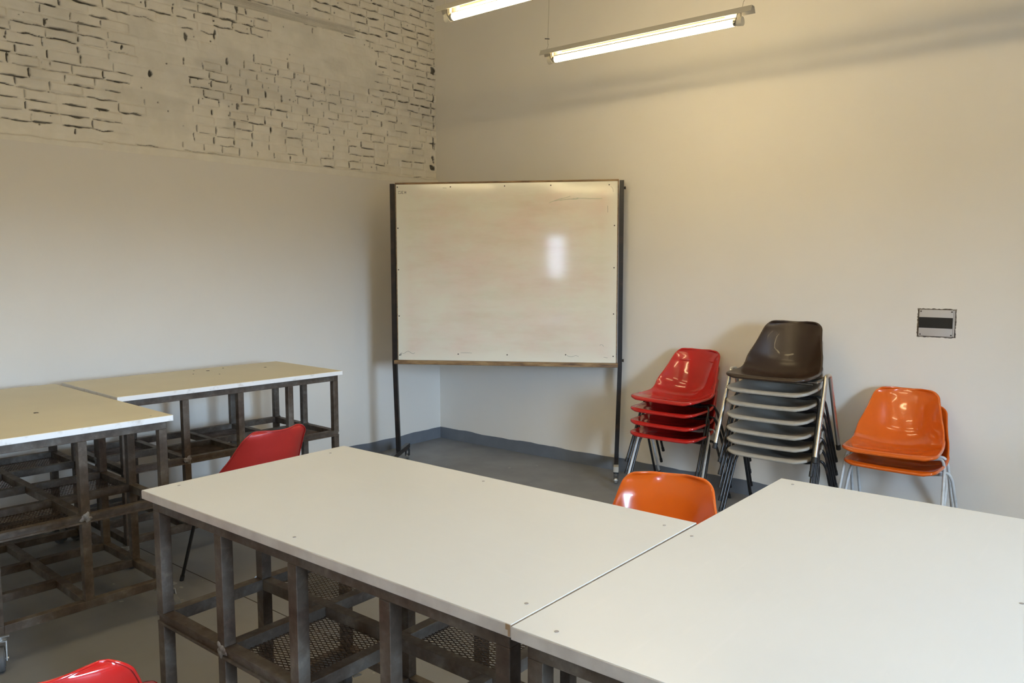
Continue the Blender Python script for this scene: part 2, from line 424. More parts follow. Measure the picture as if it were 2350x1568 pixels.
    dirt_shade = np.maximum(dirt_shade, 0.10*sm((vn(0.22, 0.10, 31)-0.55)*4)*sm((Z-2.45)*8))
    H = H-G
    # plaster skin below the broken edge
    e = np.where(Y < -2.965, EDGE-0.014, EDGE+0.004)+0.007*(vn(0.12, 2.0, 11)-0.5)+0.004*(vn(0.03, 2.0, 12)-0.5)
    k2 = sm((Z-e)/0.010)
    low = np.where(Z > 2.335, 0.0022, 0.0022-(2.335-Z)*0.3)
    H = low*(1-k2)+H*k2
    dirt_shade = np.maximum(dirt_shade*k2, 0.22*np.exp(-((Z-e-0.008)/0.006)**2)*vn(0.08, 0.02, 13))
    # shallow plaster lip right above the edge
    nz, ny = Y.shape
    co = np.stack([H, Y, Z], -1).reshape(-1, 3)
    idx = np.arange(nz*ny).reshape(nz, ny)
    q = np.stack([idx[:-1, :-1], idx[:-1, 1:], idx[1:, 1:], idx[1:, :-1]], -1).reshape(-1, 4)
    me = bpy.data.meshes.new('brickwork')
    me.vertices.add(len(co)); me.vertices.foreach_set('co', co.ravel())
    me.loops.add(q.size); me.loops.foreach_set('vertex_index', q.ravel().astype(np.int32))
    me.polygons.add(len(q)); me.polygons.foreach_set('loop_start', np.arange(0, q.size, 4, dtype=np.int32))
    me.polygons.foreach_set('loop_total', np.full(len(q), 4, dtype=np.int32))
    me.update(); me.validate()
    me.polygons.foreach_set('use_smooth', [True]*len(me.polygons))
    a = me.attributes.new('dirt_shade', 'FLOAT', 'POINT'); a.data.foreach_set('value', dirt_shade.ravel().astype(np.float32))
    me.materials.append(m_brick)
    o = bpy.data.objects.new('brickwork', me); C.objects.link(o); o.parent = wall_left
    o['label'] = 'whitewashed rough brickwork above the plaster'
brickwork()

# ================================================================ work tables
TOPZ = 0.931; TT = 0.026; S = 0.036
def diamond_panel(x0, x1, y0, y1, z):
    b = MB(); px, py = 0.030, 0.0135; hw = 0.0011
    cx, cy = (x0+x1)/2, (y0+y1)/2
    n = int((x1-x0)/px+(y1-y0)/py)+3
    for s in (-1, 1):
        for k in range(-n, n):
            # line: x/px + s*y/py = k   (clipped)
            pts = []
            for X in (x0, x1):
                Yv = cy+s*(k-(X-cx)/px)*py
                if y0 <= Yv <= y1: pts.append((X, Yv))
            for Yv in (y0, y1):
                X = cx+(k-s*(Yv-cy)/py)*px
                if x0 < X < x1: pts.append((X, Yv))
            if len(pts) < 2: continue
            pts = sorted(pts)[:1]+sorted(pts)[-1:]
            (ax, ay), (bx, by) = pts
            d = Vector((bx-ax, by-ay, 0))
            if d.length < 0.01: continue
            d.normalize(); nn = Vector((-d.y, d.x, 0))*hw
            a = Vector((ax, ay, z)); c = Vector((bx, by, z)); u = Vector((0, 0, 0.0022))
            vs = [a-nn, a+nn, c+nn, c-nn, a-nn+u, a+nn+u, c+nn+u, c-nn+u]
            b.add(vs, [(0, 1, 2, 3), (4, 7, 6, 5), (0, 4, 5, 1), (1, 5, 6, 2), (2, 6, 7, 3), (3, 7, 4, 0)])
    return b
def channel(b, p0, p1, z0, z1, face, wdt=S):
    """square bar between p0 and p1 (axis aligned, centre line) with a shallow groove along its outer face"""
    (x0, y0), (x1, y1) = p0, p1; h = wdt/2
    g = 0.006; zm0 = z0+(z1-z0)*0.22; zm1 = z1-(z1-z0)*0.30
    if abs(y1-y0) < 1e-6:
        s = face; yo = y0+s*h; yi = y0-s*h
        b.box((x0, min(yo, yi), z0), (x1, max(yo, yi), zm0)); b.box((x0, min(yo, yi), zm1), (x1, max(yo, yi), z1))
        a, c = yo-s*g, yi; b.box((x0, min(a, c), zm0), (x1, max(a, c), zm1))
    else:
        s = face; xo = x0+s*h; xi = x0-s*h
        b.box((min(xo, xi), y0, z0), (max(xo, xi), y1, zm0)); b.box((min(xo, xi), y0, zm1), (max(xo, xi), y1, z1))
        a, c = xo-s*g, xi; b.box((min(a, c), y0, zm0), (max(a, c), y1, zm1))
def caster(root, x, y, ztop, rot, brake=True):
    o = bpy.data.objects.new('caster', None); C.objects.link(o)
    b = MB(); r = 0.050
    b.box((-0.034, -0.034, ztop-0.004), (0.034, 0.034, ztop)); b.disc((0, 0, ztop-0.014), (0, 0, 1), 0.026, 0.02, 18)
    for s in (-1, 1):
        vs = [(-0.028, s*0.021, ztop-0.022), (0.030, s*0.021, ztop-0.022), (0.048, s*0.021, r-0.006), (0.028, s*0.021, r-0.014), (0.010, s*0.021, r+0.01)]
        vs2 = [(x_, s*0.0245, z_) for x_, _, z_ in vs]; n = len(vs)
        b.add(vs+vs2, [tuple(range(n)), tuple(range(2*n-1, n-1, -1))]+[(i, (i+1) % n, n+(i+1) % n, n+i) for i in range(n)])
    b.box((-0.028, -0.0245, ztop-0.026), (0.030, 0.0245, ztop-0.021))
    b.disc((0.034, 0, r), (0, 1, 0), 0.006, 0.058, 10)
    f = b.build('caster', m_galv, root, smooth=True)
    bpy.data.objects.remove(o)
    f.location = (x, y, 0); f.rotation_euler = (0, 0, rot)
    b = MB(); c = (0.034, 0, r); prof = [(0.018, 0.012), (0.018, 0.030), (0.013, 0.034), (0.013, 0.040), (0.016, 0.043), (0.016, 0.046), (0.012, 0.0495)]
    n = 32; ring = []
    full = [(-h, rr) for h, rr in prof]+[(h, rr) for h, rr in reversed(prof)]
    for h, rr in full:
        ring.append([(c[0]+rr*math.cos(2*PI*k/n), h, c[2]+rr*math.sin(2*PI*k/n)) for k in range(n)])
    vs = [v for rg in ring for v in rg]; fs = []
    for i in range(len(ring)-1):
        for k in range(n): fs.append((i*n+k, i*n+(k+1) % n, (i+1)*n+(k+1) % n, (i+1)*n+k))
    b.add(vs, fs); b.build('wheel', m_wheel, f, smooth=True)
    if brake:
        b = MB(); b.tube([(-0.02, 0, ztop-0.035), (-0.045, 0, ztop-0.045), (-0.075, 0, ztop-0.038)], 0.005, 8)
        b.box((-0.092, -0.016, ztop-0.042), (-0.066, 0.016, ztop-0.036)); b.build('brake_lever', m_galv, f, smooth=True)
    return f
def worktable(label, cx, cy, rz, Ln, W, topmat, edgemat, screws, specks=(), zt=TOPZ, brakes=(1, 1, 1, 1), crot=(0.4, 2.2, -0.6, 3.6), drips=()):
    root = thing('worktable', label, 'table', (cx, cy, 0), rz)
    hx, hy = Ln/2, W/2
    # tabletop: laminate face over an edged board
    b = MB(); b.box((-hx, -hy, zt-TT), (hx, hy, zt-0.001), edgemat, 0.0015)
    b.box((-hx+0.0015, -hy+0.0015, zt-0.0014), (hx-0.0015, hy-0.0015, zt), topmat)
    top = b.build('tabletop', None, root)
    for (x, y) in screws:
        q = MB(); q.disc((0, 0, -0.0004), (0, 0, 1), 0.0045, 0.0014, 12); q.build('screw', m_screw, top, loc=(x, y, zt+0.0004))
    if specks:
        for (x, y, r) in specks:
            q = MB(); rw = random.Random(int(x*999)); n_ = 14
            ring = [(x+r*(1+rw.uniform(-.3, .4))*math.cos(2*PI*k/n_), y+r*(1+rw.uniform(-.3, .4))*math.sin(2*PI*k/n_)) for k in range(n_)]
            q.add([(u, v, zt) for u, v in ring]+[(x+(u-x)*.8, y+(v-y)*.8, zt+0.0015) for u, v in ring], [(k, (k+1) % n_, n_+(k+1) % n_, n_+k) for k in range(n_)]+[tuple(range(n_, 2*n_))])
            q.build('stain', m_speck, top)
    for (x, w_, zz0, zz1) in drips:
        q = MB(); q.box((x-w_/2, -hy-0.0006, zt-zz1), (x+w_/2, -hy+0.0004, zt-zz0)); q.build('stain', m_drip, top)
    z3 = zt-TT-0.0005; z2 = z3-S
    mx, my = hx-0.040, hy-0.040
    xs = [-mx+2*mx*i/4 for i in range(5)]
    zm1, zm0 = 0.552, 0.516; zb1, zb0 = 0.177, 0.141
    b = MB(); h = S/2
    for s in (-1, 1):
        b.box((-mx+h, s*my-h, z2), (mx-h, s*my+h, z3), None, 0.002)
        b.box((s*mx-h, -my-h, z2), (s*mx+h, my+h, z3), None, 0.002)
    b.box((-mx+h, -h, z2), (mx-h, h, z3), None, 0.002)
    b.build('top_frame', m_steel, root)
    for (za, zb_, nm) in ((zm0, zm1, 'shelf_frame'), (zb0, zb1, 'bottom_frame')):
        b = MB()
        for s in (-1, 1):
            channel(b, (-mx-h, s*my), (mx+h, s*my), za, zb_, s) if nm == 'shelf_frame' else b.box((-mx-h, s*my-h, za), (mx+h, s*my+h, zb_), None, 0.002)
            if nm == 'shelf_frame': channel(b, (s*mx, -my+h), (s*mx, my-h), za, zb_, s)
            else: b.box((s*mx-h, -my+h, za), (s*mx+h, my-h, zb_), None, 0.002)
        b.box((-mx+h, -h, za), (mx-h, h, zb_), None, 0.002)
        for x in xs[1:-1]:
            for s in (-1, 1):
                lo, hi = sorted((s*h, s*(my-h))); b.box((x-h, lo, za), (x+h, hi, zb_), None, 0.002)
        b.build(nm, m_steel, root)
    def upright(x, y):
        b = MB()
        b.box((x-h, y-h, zb1), (x+h, y+h, zm0), None, 0.002); b.box((x-h, y-h, zm1), (x+h, y+h, z2), None, 0.002)
        return b.build('leg', m_steel, root)
    for x in xs:
        for s in (-1, 1): upright(x, s*my)
    for s in (-1, 1): upright(s*mx, 0)
    # weld blobs on the end joints
    for (x, y) in ((mx+h, 0), (mx+h, my-0.01), (-mx-h, 0), (xs[1], -my-h), (xs[3], -my-h)):
        bm = bmesh.new(); bmesh.ops.create_icosphere(bm, subdivisions=3, radius=1.0)
        rw = random.Random(int(x*1000)+int(y*777))
        ph = [rw.uniform(0, 6) for _ in range(6)]
        end = abs(x) > mx
        for v in bm.verts:
            a_ = math.atan2(v.co.z, v.co.y if end else v.co.x)
            k_ = 1+0.22*math.sin(3*a_+ph[0])+0.16*math.sin(5*a_+ph[1])+0.08*math.sin(9*a_+ph[2])
            c_ = v.co*k_
            v.co = Vector((c_.x*(0.0025 if end else 0.022), c_.y*(0.022 if end else 0.0025), c_.z*0.020))
        b = MB(); b.bm(bm, None, Matrix.Translation((x, y, zm1-0.012))); b.build('weld', m_weld, root, smooth=True)
    for i in range(4):
        for row in (0, 1):
            if (i+row) % 2 != 1: continue
            ya, yb = (-my+h, -h) if row == 0 else (h, my-h)
            p = diamond_panel(xs[i]+h, xs[i+1]-h, ya, yb, zm0+0.004).build('mesh_panel', m_mesh, root)
    for k, (sx, sy) in enumerate(((1, -1), (1, 1), (-1, -1), (-1, 1))):
        caster(root, sx*(mx-0.005), sy*(my-0.005), zb0, crot[k], bool(brakes[k]))
    return root

# white pair in the foreground
T1 = (3.564, -3.779)
worktable('white-topped steel worktable in the foreground, left of the seam', T1[0], T1[1], 0.003, 1.437, 0.768, m_top, m_edge,
          [(x-T1[0], y-T1[1]) for x, y in ((3.557, -4.125), (4.246, -4.07), (4.227, -3.468), (3.581, -3.442), (2.903, -3.503), (2.885, -4.065))], crot=(1.2, 0.3, -0.9, 2.9), drips=((0.7135, 0.005, 0.001, 0.024), (0.708, 0.006, 0.001, 0.012)))
T2 = (4.682, -3.493)
worktable('white-topped steel worktable in the right foreground, running out of the picture', T2[0], T2[1], PI/2, 1.346, 0.790, m_top, m_edge,
          [(y-T2[1], -(x-T2[0])) for x, y in ((4.366, -4.129), (4.319, -3.497), (4.342, -2.870), (5.01, -3.447))])
# cream pair along the left wall
T3 = (0.998, -3.840)
r3 = -0.040
def loc3(x, y, c, r): d = Vector((x-c[0], y-c[1])); return (d.x*math.cos(r)+d.y*math.sin(r), -d.x*math.sin(r)+d.y*math.cos(r))
worktable('cream-topped steel worktable cut off by the left picture edge', T3[0], T3[1], r3, 1.467, 0.765, m_cream, m_edgew,
          [loc3(1.692, -3.564, T3, r3)], [(*loc3(1.204, -3.861, T3, r3), 0.011)], crot=(-0.3, 0.2, 0.5, 2.2))
T4 = (0.726, -2.722); r4 = 1.5208
worktable('cream-topped steel worktable with dark specks on top, behind the single red chair', T4[0], T4[1], r4, 1.39, 0.78, m_cream, m_edgew, [],
          [(*loc3(x, y, T4, r4), r) for x, y, r in ((0.476, -2.59, .010), (0.686, -2.632, .004), (0.433, -2.457, .006), (0.611, -2.257, .009), (0.406, -2.646, .004), (0.559, -2.734, .004))],
          zt=TOPZ+0.005, crot=(2.6, 0.2, 1.0, 2.0))

# ================================================================ chairs
PROF = [(-.250, .466, .000, .004), (-.232, .474, .000, .006), (-.185, .464, .000, .020), (-.08, .446, -.005, .040), (.02, .438, -.018, .054), (.10, .446, -.050, .068),
        (.158, .480, -.082, .074), (.194, .522, -.092, .066), (.216, .580, -.088, .044), (.234, .645, -.074, .026), (.250, .710, -.056, .014), (.263, .762, -.038, .005), (.269, .790, -.030, .0)]
PROF = [(a, z if z < .50 else .50+(z-.50)*.92, b_, c_) for a, z, b_, c_ in PROF]
WID = [x*.975 for x in (.240, .245, .247, .246, .241, .236, .230, .221, .209, .196, .184, .174, .168)]
def cat(vals, t):
    n = len(vals)-1; x = min(max(t, 0), 1)*n; i = min(int(x), n-1); u = x-i
    g = lambda k: vals[min(max(k, 0), n)]
    a, b_, c, d = g(i-1), g(i), g(i+1), g(i+2)
    return 0.5*((2*b_)+(-a+c)*u+(2*a-5*b_+4*c-d)*u*u+(-a+3*b_-3*c+d)*u**3)
def shell_mesh(name):
    NR, NC = 60, 30
    ts = []
    for i in range(NR+1):
        q = i/NR; ts.append(0.5-0.5*math.cos(PI*q) if False else q)
    # denser rows at both ends
    ts = [0.5*(1-math.cos(PI*q))*0.35+q*0.65 for q in ts]
    ctr = [(cat([p[0] for p in PROF], t), cat([p[1] for p in PROF], t)) for t in ts]
    s = [0.0]
    for i in range(1, NR+1): s.append(s[-1]+math.hypot(ctr[i][0]-ctr[i-1][0], ctr[i][1]-ctr[i-1][1]))
    T = s[-1]
    P = []
    for i, t in enumerate(ts):
        w_ = cat(WID, t); r1, r2 = 0.056, 0.048
        d0, d1 = s[i], T-s[i]
        if d0 < r1: w_ = w_-r1+math.sqrt(max(r1*r1-(r1-d0)**2, 0))
        if d1 < r2: w_ = w_-r2+math.sqrt(max(r2*r2-(r2-d1)**2, 0))
        wy = cat([p[2] for p in PROF], t); wz = cat([p[3] for p in PROF], t)
        row = []
        for j in range(NC+1):
            u = -1+2*j/NC; u = math.sin(u*PI/2)*0.25+u*0.75; a = abs(u)**2.3
            row.append(Vector((w_*u, ctr[i][0]+wy*a, ctr[i][1]+wz*a+0.004*a*0)))
        P.append(row)
    n_ = NC+1
    vs = [v for r in P for v in r]; fs = []
    for i in range(NR):
        for j in range(NC): fs.append((i*n_+j, i*n_+j+1, (i+1)*n_+j+1, (i+1)*n_+j))
    # rolled rim
    loop = [(0, j) for j in range(NC)]+[(i, NC) for i in range(NR)]+[(NR, j) for j in range(NC, 0, -1)]+[(i, 0) for i in range(NR, 0, -1)]
    def pos(i, j): return P[i][j]
    nl = len(loop); rim = [[], [], [], []]
    for k, (i, j) in enumerate(loop):
        p = pos(i, j)
        i2, j2 = min(max(i, 1), NR-1), min(max(j, 1), NC-1)
        n = (pos(i2, min(j2+1, NC))-pos(i2, j2-1)).cross(pos(min(i2+1, NR), j2)-pos(i2-1, j2)).normalized()   # inner/up side
        pa = pos(*loop[(k-1) % nl]); pb = pos(*loop[(k+1) % nl]); t = (pb-pa).normalized()
        o = t.cross(n).normalized()
        thick = 1.0 if i < NR*0.45 else 0.62
        rim[0].append(p+o*0.005-n*0.001); rim[1].append(p+o*0.0085-n*0.006*thick); rim[2].append(p+o*0.0085-n*0.013*thick); rim[3].append(p+o*0.004-n*0.018*thick)
    base_i = len(vs)
    prev = [i*n_+j for i, j in loop]
    for q in range(4):
        cur = list(range(len(vs), len(vs)+nl)); vs += rim[q]
        for k in range(nl): fs.append((prev[k], prev[(k+1) % nl], cur[(k+1) % nl], cur[k])[::-1])
        prev = cur
    me = bpy.data.meshes.new(name); me.from_pydata(vs, [], fs); me.update()
    bm = bmesh.new(); bm.from_mesh(me); bmesh.ops.remove_doubles(bm, verts=bm.verts, dist=0.0004)
    bmesh.ops.recalc_face_normals(bm, faces=bm.faces)
    # make normals face the sitter
    up = [f for f in bm.faces if f.calc_center_median().length and abs(f.calc_center_median().x) < .05 and -.1 < f.calc_center_median().y < 0]
    if up and sum(f.normal.z for f in up) < 0: bmesh.ops.reverse_faces(bm, faces=bm.faces)
    bm.to_mesh(me); bm.free()
    me.polygons.foreach_set('use_smooth', [True]*len(me.polygons))
    return me
SHELL = shell_mesh('seat_shell')
def shell_obj(m, parent):
    me = SHELL.copy(); me.materials.clear(); me.materials.append(m)
    o = bpy.data.objects.new('seat_shell', me); C.objects.link(o); o.parent = parent
    md = o.modifiers.new('thick', 'SOLIDIFY'); md.thickness = 0.004; md.offset = -1
    return o
def std_frame(root, m, lf=0.0):
    for s in (-1, 1):
        yo = s*0.030
        b = MB(); b.tube([(-0.175, yo, 0.419+lf), (0.175, yo, 0.419+lf)], 0.0085, 12); b.build('crossbar', m, root, smooth=True)
        for sx in (-1, 1):
            pts = bend_path([(sx*0.175, yo, 0.419+lf), (sx*0.246, yo, 0.432+lf), (sx*0.262, yo+s*0.03, 0.385+lf), (sx*0.280, s*(0.235 if s > 0 else 0.215), 0.012)], 0.03)
            b = MB(); b.tube(pts, 0.0085, 12); lg = b.build('leg', m, root, smooth=True)
            d = (pts[-1]-pts[-2]).normalized(); e = pts[-1]
            b = MB(); b.tube([e-d*0.018, e+d*0.0125], 0.0105, 12); b.build('foot_cap', m_rubber, lg, smooth=True)
    b = MB()
    for sx in (-1, 1):
        b.box((sx*0.12-0.022, -0.050, 0.421+lf), (sx*0.12+0.022, 0.050, 0.431+lf), None, 0.002)
    b.build('seat_bracket', m, root)
def chair(label, shellm, framem, x, y, z, rz, group=None, frame='std', lf=0.0):
    root = thing('stacking_chair', label, 'chair', (x, y, z), rz, group)
    shell_obj(shellm, root).location.z = lf
    if frame == 'std': std_frame(root, framem, lf)
    else:
        # chrome arm-less side frames: one inverted U beside the seat on each side
        for sx in (-1, 1):
            for s in (-1, 1):
                pts = bend_path([(sx*0.292, 0.0, 0.478), (sx*0.292, s*0.035, 0.478), (sx*0.304, s*(0.225 if s < 0 else 0.215), 0.012)], 0.03)
                b = MB(); b.tube(pts, 0.0125, 14); lg = b.build('leg', framem, root, smooth=True)
                d = (pts[-1]-pts[-2]).normalized(); e = pts[-1]
                b = MB(); b.tube([e-d*0.022, e+d*0.012], 0.0145, 14); b.build('foot_cap', m_rubber, lg, smooth=True)
            b = MB(); b.tube(bend_path([(sx*0.292, 0, 0.472), (sx*0.255, 0, 0.452), (sx*0.20, 0, 0.432)], 0.02), 0.011, 12)
            b.box((sx*0.215-0.03, -0.035, 0.432), (sx*0.215+0.03, 0.035, 0.440), None, 0.002); b.build('seat_bracket', framem, root, smooth=True)
        b = MB(); b.tube([(-0.21, -0.02, 0.422), (0.21, -0.02, 0.422)], 0.009, 12); b.tube([(-0.21, 0.06, 0.422), (0.21, 0.06, 0.422)], 0.009, 12)
        b.build('crossbar', framem, root, smooth=True)
    return root
DZ = 0.078
# stack of red chairs beside the whiteboard
RX, RY, RR_ = 2.725, -0.415, 0.07
reds = [('lowest red chair of the stack beside the whiteboard, black legs', m_black), ('red chair second from the floor in the stack beside the whiteboard, white legs', m_white),
        ('red chair directly under the topmost red one in the stack beside the whiteboard, black legs', m_black), ('topmost glossy red chair of the stack beside the whiteboard', m_black)]
for k, (lb, fm) in enumerate(reds):
    chair(lb, m_red, fm, 2.660-0.006*k, -0.390+0.015*k, (0, .076, .160, .238)[k], (0.0, -.03, -.06, -.09)[k], 'red stacked chairs beside the whiteboard')
# tall stack: six grey chairs with a brown one on top
GX, GY = 3.372, -0.45
gl = ['lowest grey chair at the bottom of the tall mixed stack', 'grey chair second from the floor in the tall stack under the brown chair',
      'grey chair third from the floor in the tall stack under the brown chair', 'grey chair fourth from the floor in the tall stack under the brown chair',
      'grey chair fifth from the floor in the tall stack, second below the brown chair', 'topmost grey chair, directly under the brown chair in the tall stack']
for k, lb in enumerate(gl):
    chair(lb, m_grey, m_black, (3.406, 3.402, 3.400, 3.396, 3.394, 3.392)[k], -0.478-0.002*k, (0, .070, .140, .226, .308, .390)[k], (-.03, -.02, -.03, -.01, -.01, 0)[k], 'grey stacked chairs')
chair('brown chair with chrome legs on top of the tall stack of grey chairs', m_brown, m_chrome, 3.389, -0.494, 0.475, 0.012, None, 'chrome')
# pair of orange chairs by the right end of the wall
OX, OY = 4.035, -0.42
chair('lower orange chair of the pair stacked under the fuse box, white legs', m_orange, m_white, 4.050, -0.300, 0.0, -0.055, 'orange chairs stacked in a pair')
chair('upper orange chair of the pair stacked under the fuse box, white legs', m_orange, m_white, 4.030, -0.325, 0.087, 0.045, 'orange chairs stacked in a pair')
# single chairs at the tables
chair('single orange chair tucked in the corner between the two white tables', m_orange, m_white, 3.784, -2.711, 0.0, 0.318)
chair('single matt red chair seen from behind, between the white table and the cream table', m_redm, m_black, 1.600, -3.010, 0.0, -1.565, None, 'std', 0.03)
chair('red chair with only its back top showing at the bottom left corner', m_red, m_black, 3.246, -4.595, 0.0, -1.973)

# ================================================================ whiteboard on wheels
BX, BY, BR, BW = 0.505, -1.013, 0.5469, 1.763
BZ0, BZ1 = 0.865, 2.240
wb = thing('whiteboard', 'wheeled whiteboard with faint pink smears on black steel posts', 'whiteboard', (BX, BY, 0), BR)
b = MB(); b.box((0.030, -0.008, BZ0), (BW-0.030, 0.006, BZ1-0.010), None, 0.002); panel = b.build('panel', m_board, wb)
b = MB(); b.box((0.022, -0.010, BZ1-0.010), (BW-0.022, 0.014, BZ1+0.004), None, 0.002)
b.box((0.024, -0.006, BZ0), (0.030, 0.014, BZ1-0.010)); b.box((BW-0.030, -0.006, BZ0), (BW-0.024, 0.014, BZ1-0.010))
b.box((0.03, 0.0062, BZ0), (BW-0.03, 0.014, BZ1-0.010)); b.build('panel_frame', m_wood, wb)
b = MB(); b.box((0.004, -0.046, BZ0-0.030), (BW-0.014, 0.014, BZ0), None, 0.003); b.build('marker_tray', m_wood, wb)
for sx, x in ((-1, 0.0), (1, BW)):
    d = -sx*0.018
    b = MB(); h = 0.0165
    z1 = BZ1-0.004
    pts = [(x, z1), (x, BZ0-0.03), (x+d, 0.135)]
    vs = []
    for (px, pz) in pts: vs += [(px-h, -h, pz), (px+h, -h, pz), (px+h, h, pz), (px-h, h, pz)]
    fs = [(3, 2, 1, 0), (8, 9, 10, 11)]
    for i in range(2):
        for k in range(4): fs.append((i*4+k, i*4+(k+1) % 4, (i+1)*4+(k+1) % 4, (i+1)*4+k)[::-1])
    b.add(vs, fs); post = b.build('post', m_post, wb)
    b = MB(); zb = 0.096
    b.box((x+d-0.0175, -0.30, zb), (x+d+0.0175, 0.28 if sx < 0 else 0.145, zb+0.038), None, 0.002)
    ft = b.build('foot', m_post, wb)
    if sx > 0:
        q = MB(); q.box((x+d-0.0185, -0.302, zb-0.001), (x+d+0.0185, -0.235, zb+0.0392)); q.build('tape', m_label, ft)
    for yy in ((-0.272, 0.252) if sx < 0 else (-0.272, 0.117)):
        q = MB(); q.disc((x+d, yy, zb-0.008), (0, 0, 1), 0.020, 0.018, 14); q.box((x+d-0.016, yy-0.012, 0.032), (x+d-0.012, yy+0.024, zb-0.012)); q.box((x+d+0.012, yy-0.012, 0.032), (x+d+0.016, yy+0.024, zb-0.012))
        cs = q.build('caster', m_rubber, wb)
        q = MB(); q.disc((x+d, yy+0.012, 0.026), (1, 0, 0), 0.0255, 0.020, 22); q.disc((x+d, yy+0.012, 0.026), (1, 0, 0), 0.008, 0.034, 10); q.build('wheel', m_galv, cs, smooth=True)
for (x, z) in ((BW+0.0165, BZ1-0.06), (BW+0.0165, BZ0+0.02)):
    q = MB(); q.disc((x+0.006, 0, z), (1, 0, 0), 0.011, 0.014, 8); q.build('bolt', m_post, wb)
# screws round the panel and marker scribbles
for (fx, fz) in [(0.0, 0.995), (0.25, 0.992), (0.5, 0.992), (0.71, 0.992), (0.0, 0.76), (0.0, 0.52), (0.0, 0.25), (0.0, 0.02), (0.28, 0.03), (0.51, 0.03), (0.78, 0.035), (0.995, 0.03), (0.995, 0.27), (0.995, 0.53), (0.995, 0.765), (0.97, 0.99)]:
    q = MB(); q.disc((0.042+fx*(BW-0.085), -0.0088, BZ0+0.012+fz*(BZ1-BZ0-0.035)), (0, 1, 0), 0.005, 0.003, 10); q.build('screw', m_speck, panel)
q = MB()
def ink(pts, r=0.0012): q.tube([(p[0], -0.0086, p[1]) for p in pts], r, 5)
lx, lz = 0.050, BZ1-0.080
ink([(lx+.018, lz+.018), (lx, lz+.018), (lx, lz), (lx+.018, lz), (lx+.018, lz+.009)], .0016)
ink([(lx+.026, lz+.018), (lx+.026, lz)], .0016); ink([(lx+.026, lz+.018), (lx+.040, lz+.018)], .0016); ink([(lx+.026, lz+.009), (lx+.036, lz+.009)], .0016); ink([(lx+.026, lz), (lx+.040, lz)], .0016)
ink([(lx+.050, lz+.018), (lx+.050, lz)], .0016); ink([(lx+.060, lz+.018), (lx+.060, lz)], .0016); ink([(lx+.050, lz+.009), (lx+.060, lz+.009)], .0016)
q.build('lettering', m_ink, panel)
q = MB()
def sq(x, z, amp, n, L_, ph=0): ink([(x+L_*i/n, z+amp*math.sin(ph+i*1.1)) for i in range(n+1)], 0.0010)
sq(0.055, BZ0+0.060, 0.010, 8, 0.11, 3.5); sq(0.53, BZ0+0.062, 0.001, 4, 0.09); sq(1.36, BZ0+0.048, 0.005, 7, 0.09, 2.0); sq(1.64, BZ0+0.042, .002, 4, .03, 1)
sq(1.61, BZ0+0.13, .012, 3, .03, 0.2); ink([(1.68, BZ1-0.05), (1.69, BZ1-0.055), (1.698, BZ1-0.07), (1.70, BZ1-0.09)], .001); ink([(1.66, BZ1-.19), (1.661, BZ1-.24)], .001)
sq(0.045, BZ0+0.045, 0.01, 10, .012, .4); sq(0.40, BZ1-0.042, 0.001, 4, 0.03)
q.build('marker_scribble', m_ink, panel)
m_green = mat('green_marker_haze', (0.50, 0.52, 0.38), 0.5)
q = MB()
for (x, z, L_, dz_) in ((1.26, BZ1-.150, .12, .035), (1.30, BZ1-.150, .14, .022), (1.34, BZ1-.142, .10, .006), (1.22, BZ1-.165, .10, .03), (1.40, BZ1-.135, .22, -.001)):
    ink([(x+L_*i/6, z+dz_*i/6+.003*math.sin(i)) for i in range(7)], .0016)
q.build('green_smear', m_green, panel)

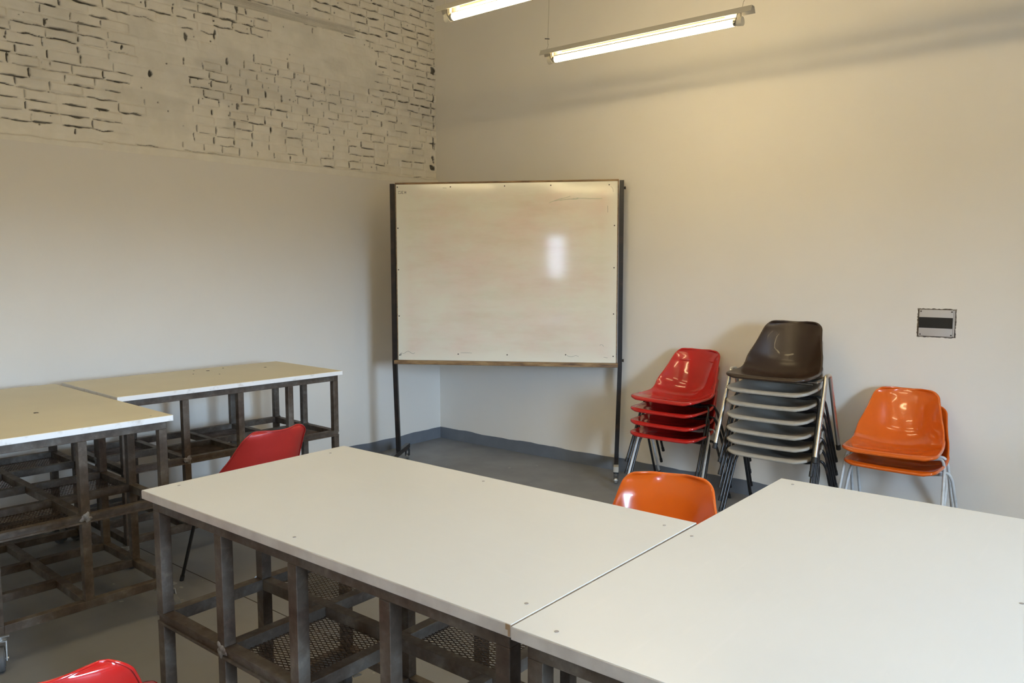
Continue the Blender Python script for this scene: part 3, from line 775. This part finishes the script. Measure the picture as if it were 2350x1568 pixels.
# ================================================================ fluorescent lamps
def lamp(label, x0, y, z, group, Ln=1.375, wires=True, lit=True):
    root = thing('hanging_lamp', label, 'lamp', (x0, y, z), 0.0, group)
    b = MB()   # enamel batten: shallow inverted channel
    prof = [(-0.030, -0.012), (-0.016, 0.020), (0.016, 0.020), (0.030, -0.012), (0.027, -0.013), (0.014, 0.017), (-0.014, 0.017), (-0.027, -0.013)]
    n = len(prof); vs = [(0, py, pz) for py, pz in prof]+[(Ln, py, pz) for py, pz in prof]
    fs = [(i, (i+1) % n, n+(i+1) % n, n+i) for i in range(n)]
    fs += [(0, 7, 6, 1), (1, 6, 5, 2), (2, 5, 4, 3), (n, n+1, n+6, n+7), (n+1, n+2, n+5, n+6), (n+2, n+3, n+4, n+5)]
    b.add(vs, fs); b.box((0.16, -0.013, -0.018), (Ln-0.15, 0.013, 0.017), None, 0.002)
    b.build('batten', m_lampw, root)
    ta, tb = 0.105, Ln-0.105
    tz = -0.048
    b = MB(); b.tube([(ta, 0, tz), (tb, 0, tz)], 0.0185, 20); b.build('tube', m_tube if lit else m_off, root, smooth=True)
    for s, xx in ((-1, ta), (1, tb)):
        b = MB(); b.disc((xx+s*0.010, 0, tz), (1, 0, 0), 0.0178, 0.020, 18, m_galv)
        b.tube([(xx+s*0.020, 0, tz), (xx+s*0.050, 0, tz)], [0.021, 0.024], 18, m_clear); b.box((xx+s*0.030-0.010, -0.008, tz), (xx+s*0.030+0.010, 0.008, 0.0), m_clear)
        b.build('lamp_holder', None, root, smooth=True)
        b = MB(); b.tube(smooth_path([(xx+s*0.04, 0.0, 0.006), (xx+s*0.03, -0.020, -0.010), (xx+s*0.022, -0.024, -0.040), (xx+s*0.006, -0.016, -0.066)]), 0.0022, 6); b.build('tie_wire', m_wired, root)
    if wires:
        for xx in (0.045, Ln-0.05):
            b = MB(); sgn = 1 if xx < 0.5 else -1
            b.tube(smooth_path([(xx-0.010, 0, 0.020), (xx+sgn*0.004, 0, 0.05), (xx, 0, 0.085), (xx+sgn*0.01, 0, 0.4), (xx+sgn*0.03, 0, ZC-z)]), 0.0013, 6, m_wire)
            b.tube([(xx-0.022, 0, 0.090), (xx+0.012, 0, 0.083)], 0.0030, 6, m_wired); b.build('suspension_wire', None, root)
    return root
lamp('lit fluorescent tube lamp hanging fully in view above the right of the whiteboard', 2.075, -1.165, 2.925, 'hanging fluorescent lamps')
lamp('lit fluorescent tube lamp cut off by the top picture edge, above the room corner', 2.175, -2.185, 2.925, 'hanging fluorescent lamps')
for (x, y, lb) in ((4.35, -1.165, 'unlit hanging fluorescent lamp nearest the fuse box, above the picture edge'), (4.45, -2.185, 'hanging fluorescent lamp right of the one above the room corner, above the picture edge'),  # unseen lamp by the fuse box kept off to darken the upper right wall
                   (1.9, -3.25, 'added hanging fluorescent lamp over the cream tables, above the picture edge'), (4.0, -3.25, 'added hanging fluorescent lamp over the white tables, above the picture edge'),  # unseen lamps from here on are added to brighten tables and walls
                   (1.9, -4.6, 'added hanging fluorescent lamp left of the camera'), (4.6, -4.6, 'added hanging fluorescent lamp nearest the camera'),
                   (3.1, -5.75, 'added hanging fluorescent lamp just behind the camera'),  # added fill: warm light for the near table edge and the floor below
                   (2.4, -6.8, 'added hanging fluorescent lamp behind the camera on the left wall side'), (4.6, -6.8, 'added hanging fluorescent lamp behind the camera on the window side')):
    lamp(lb, x, y, 2.925, 'hanging fluorescent lamps', lit='unlit' not in lb)

# ================================================================ fuse box on the back wall
fb = thing('fuse_box', 'small recessed fuse box with a black window strip on the back wall', 'fuse box', (4.144, 0, 1.258))
b = MB(); n = 20
out = []; rnd = random.Random(3)
for i in range(4*n):
    s, t = divmod(i, n); t = t/n
    x, z = [(-.104+.208*t, .086), (.104, .086-.172*t), (.104-.208*t, -.086), (-.104, -.086+.172*t)][s]
    out.append((x+rnd.uniform(-.0025, .0025), -0.0012, z+rnd.uniform(-.0025, .0025)))
b.add(out+[(0, -0.0012, 0)], [(i, (i+1) % len(out), len(out)) for i in range(len(out))]); b.add([(v[0], 0, v[2]) for v in out]+out, [(i, (i+1) % len(out), len(out)+(i+1) % len(out), len(out)+i) for i in range(len(out))])
b.build('recess_rim', m_rim, fb)
b = MB(); b.box((-0.094, -0.009, -0.079), (0.090, -0.001, 0.079), None, 0.004); cv = b.build('cover', m_boxw, fb, smooth=True)
b = MB(); b.box((0.091, -0.008, -0.078), (0.097, -0.001, 0.078), None, 0.001); b.build('hinge_strip', m_boxw, fb)
b = MB(); b.box((-0.094, -0.0105, -0.030), (0.088, -0.008, 0.034)); b.build('window_strip', m_smoke, cv)
for x in (-.084, .082):
    for z in (-.069, .069):
        q = MB(); q.disc((x, -.0095, z), (0, 1, 0), .0042, .003, 10); q.build('screw', m_speck, cv)

# saw cut in the floor under the tables
b = MB(); b.box((0.75, -3.205, 0.0), (3.6, -3.200, 0.0006)); b.build('joint_line', m_dark, floor)
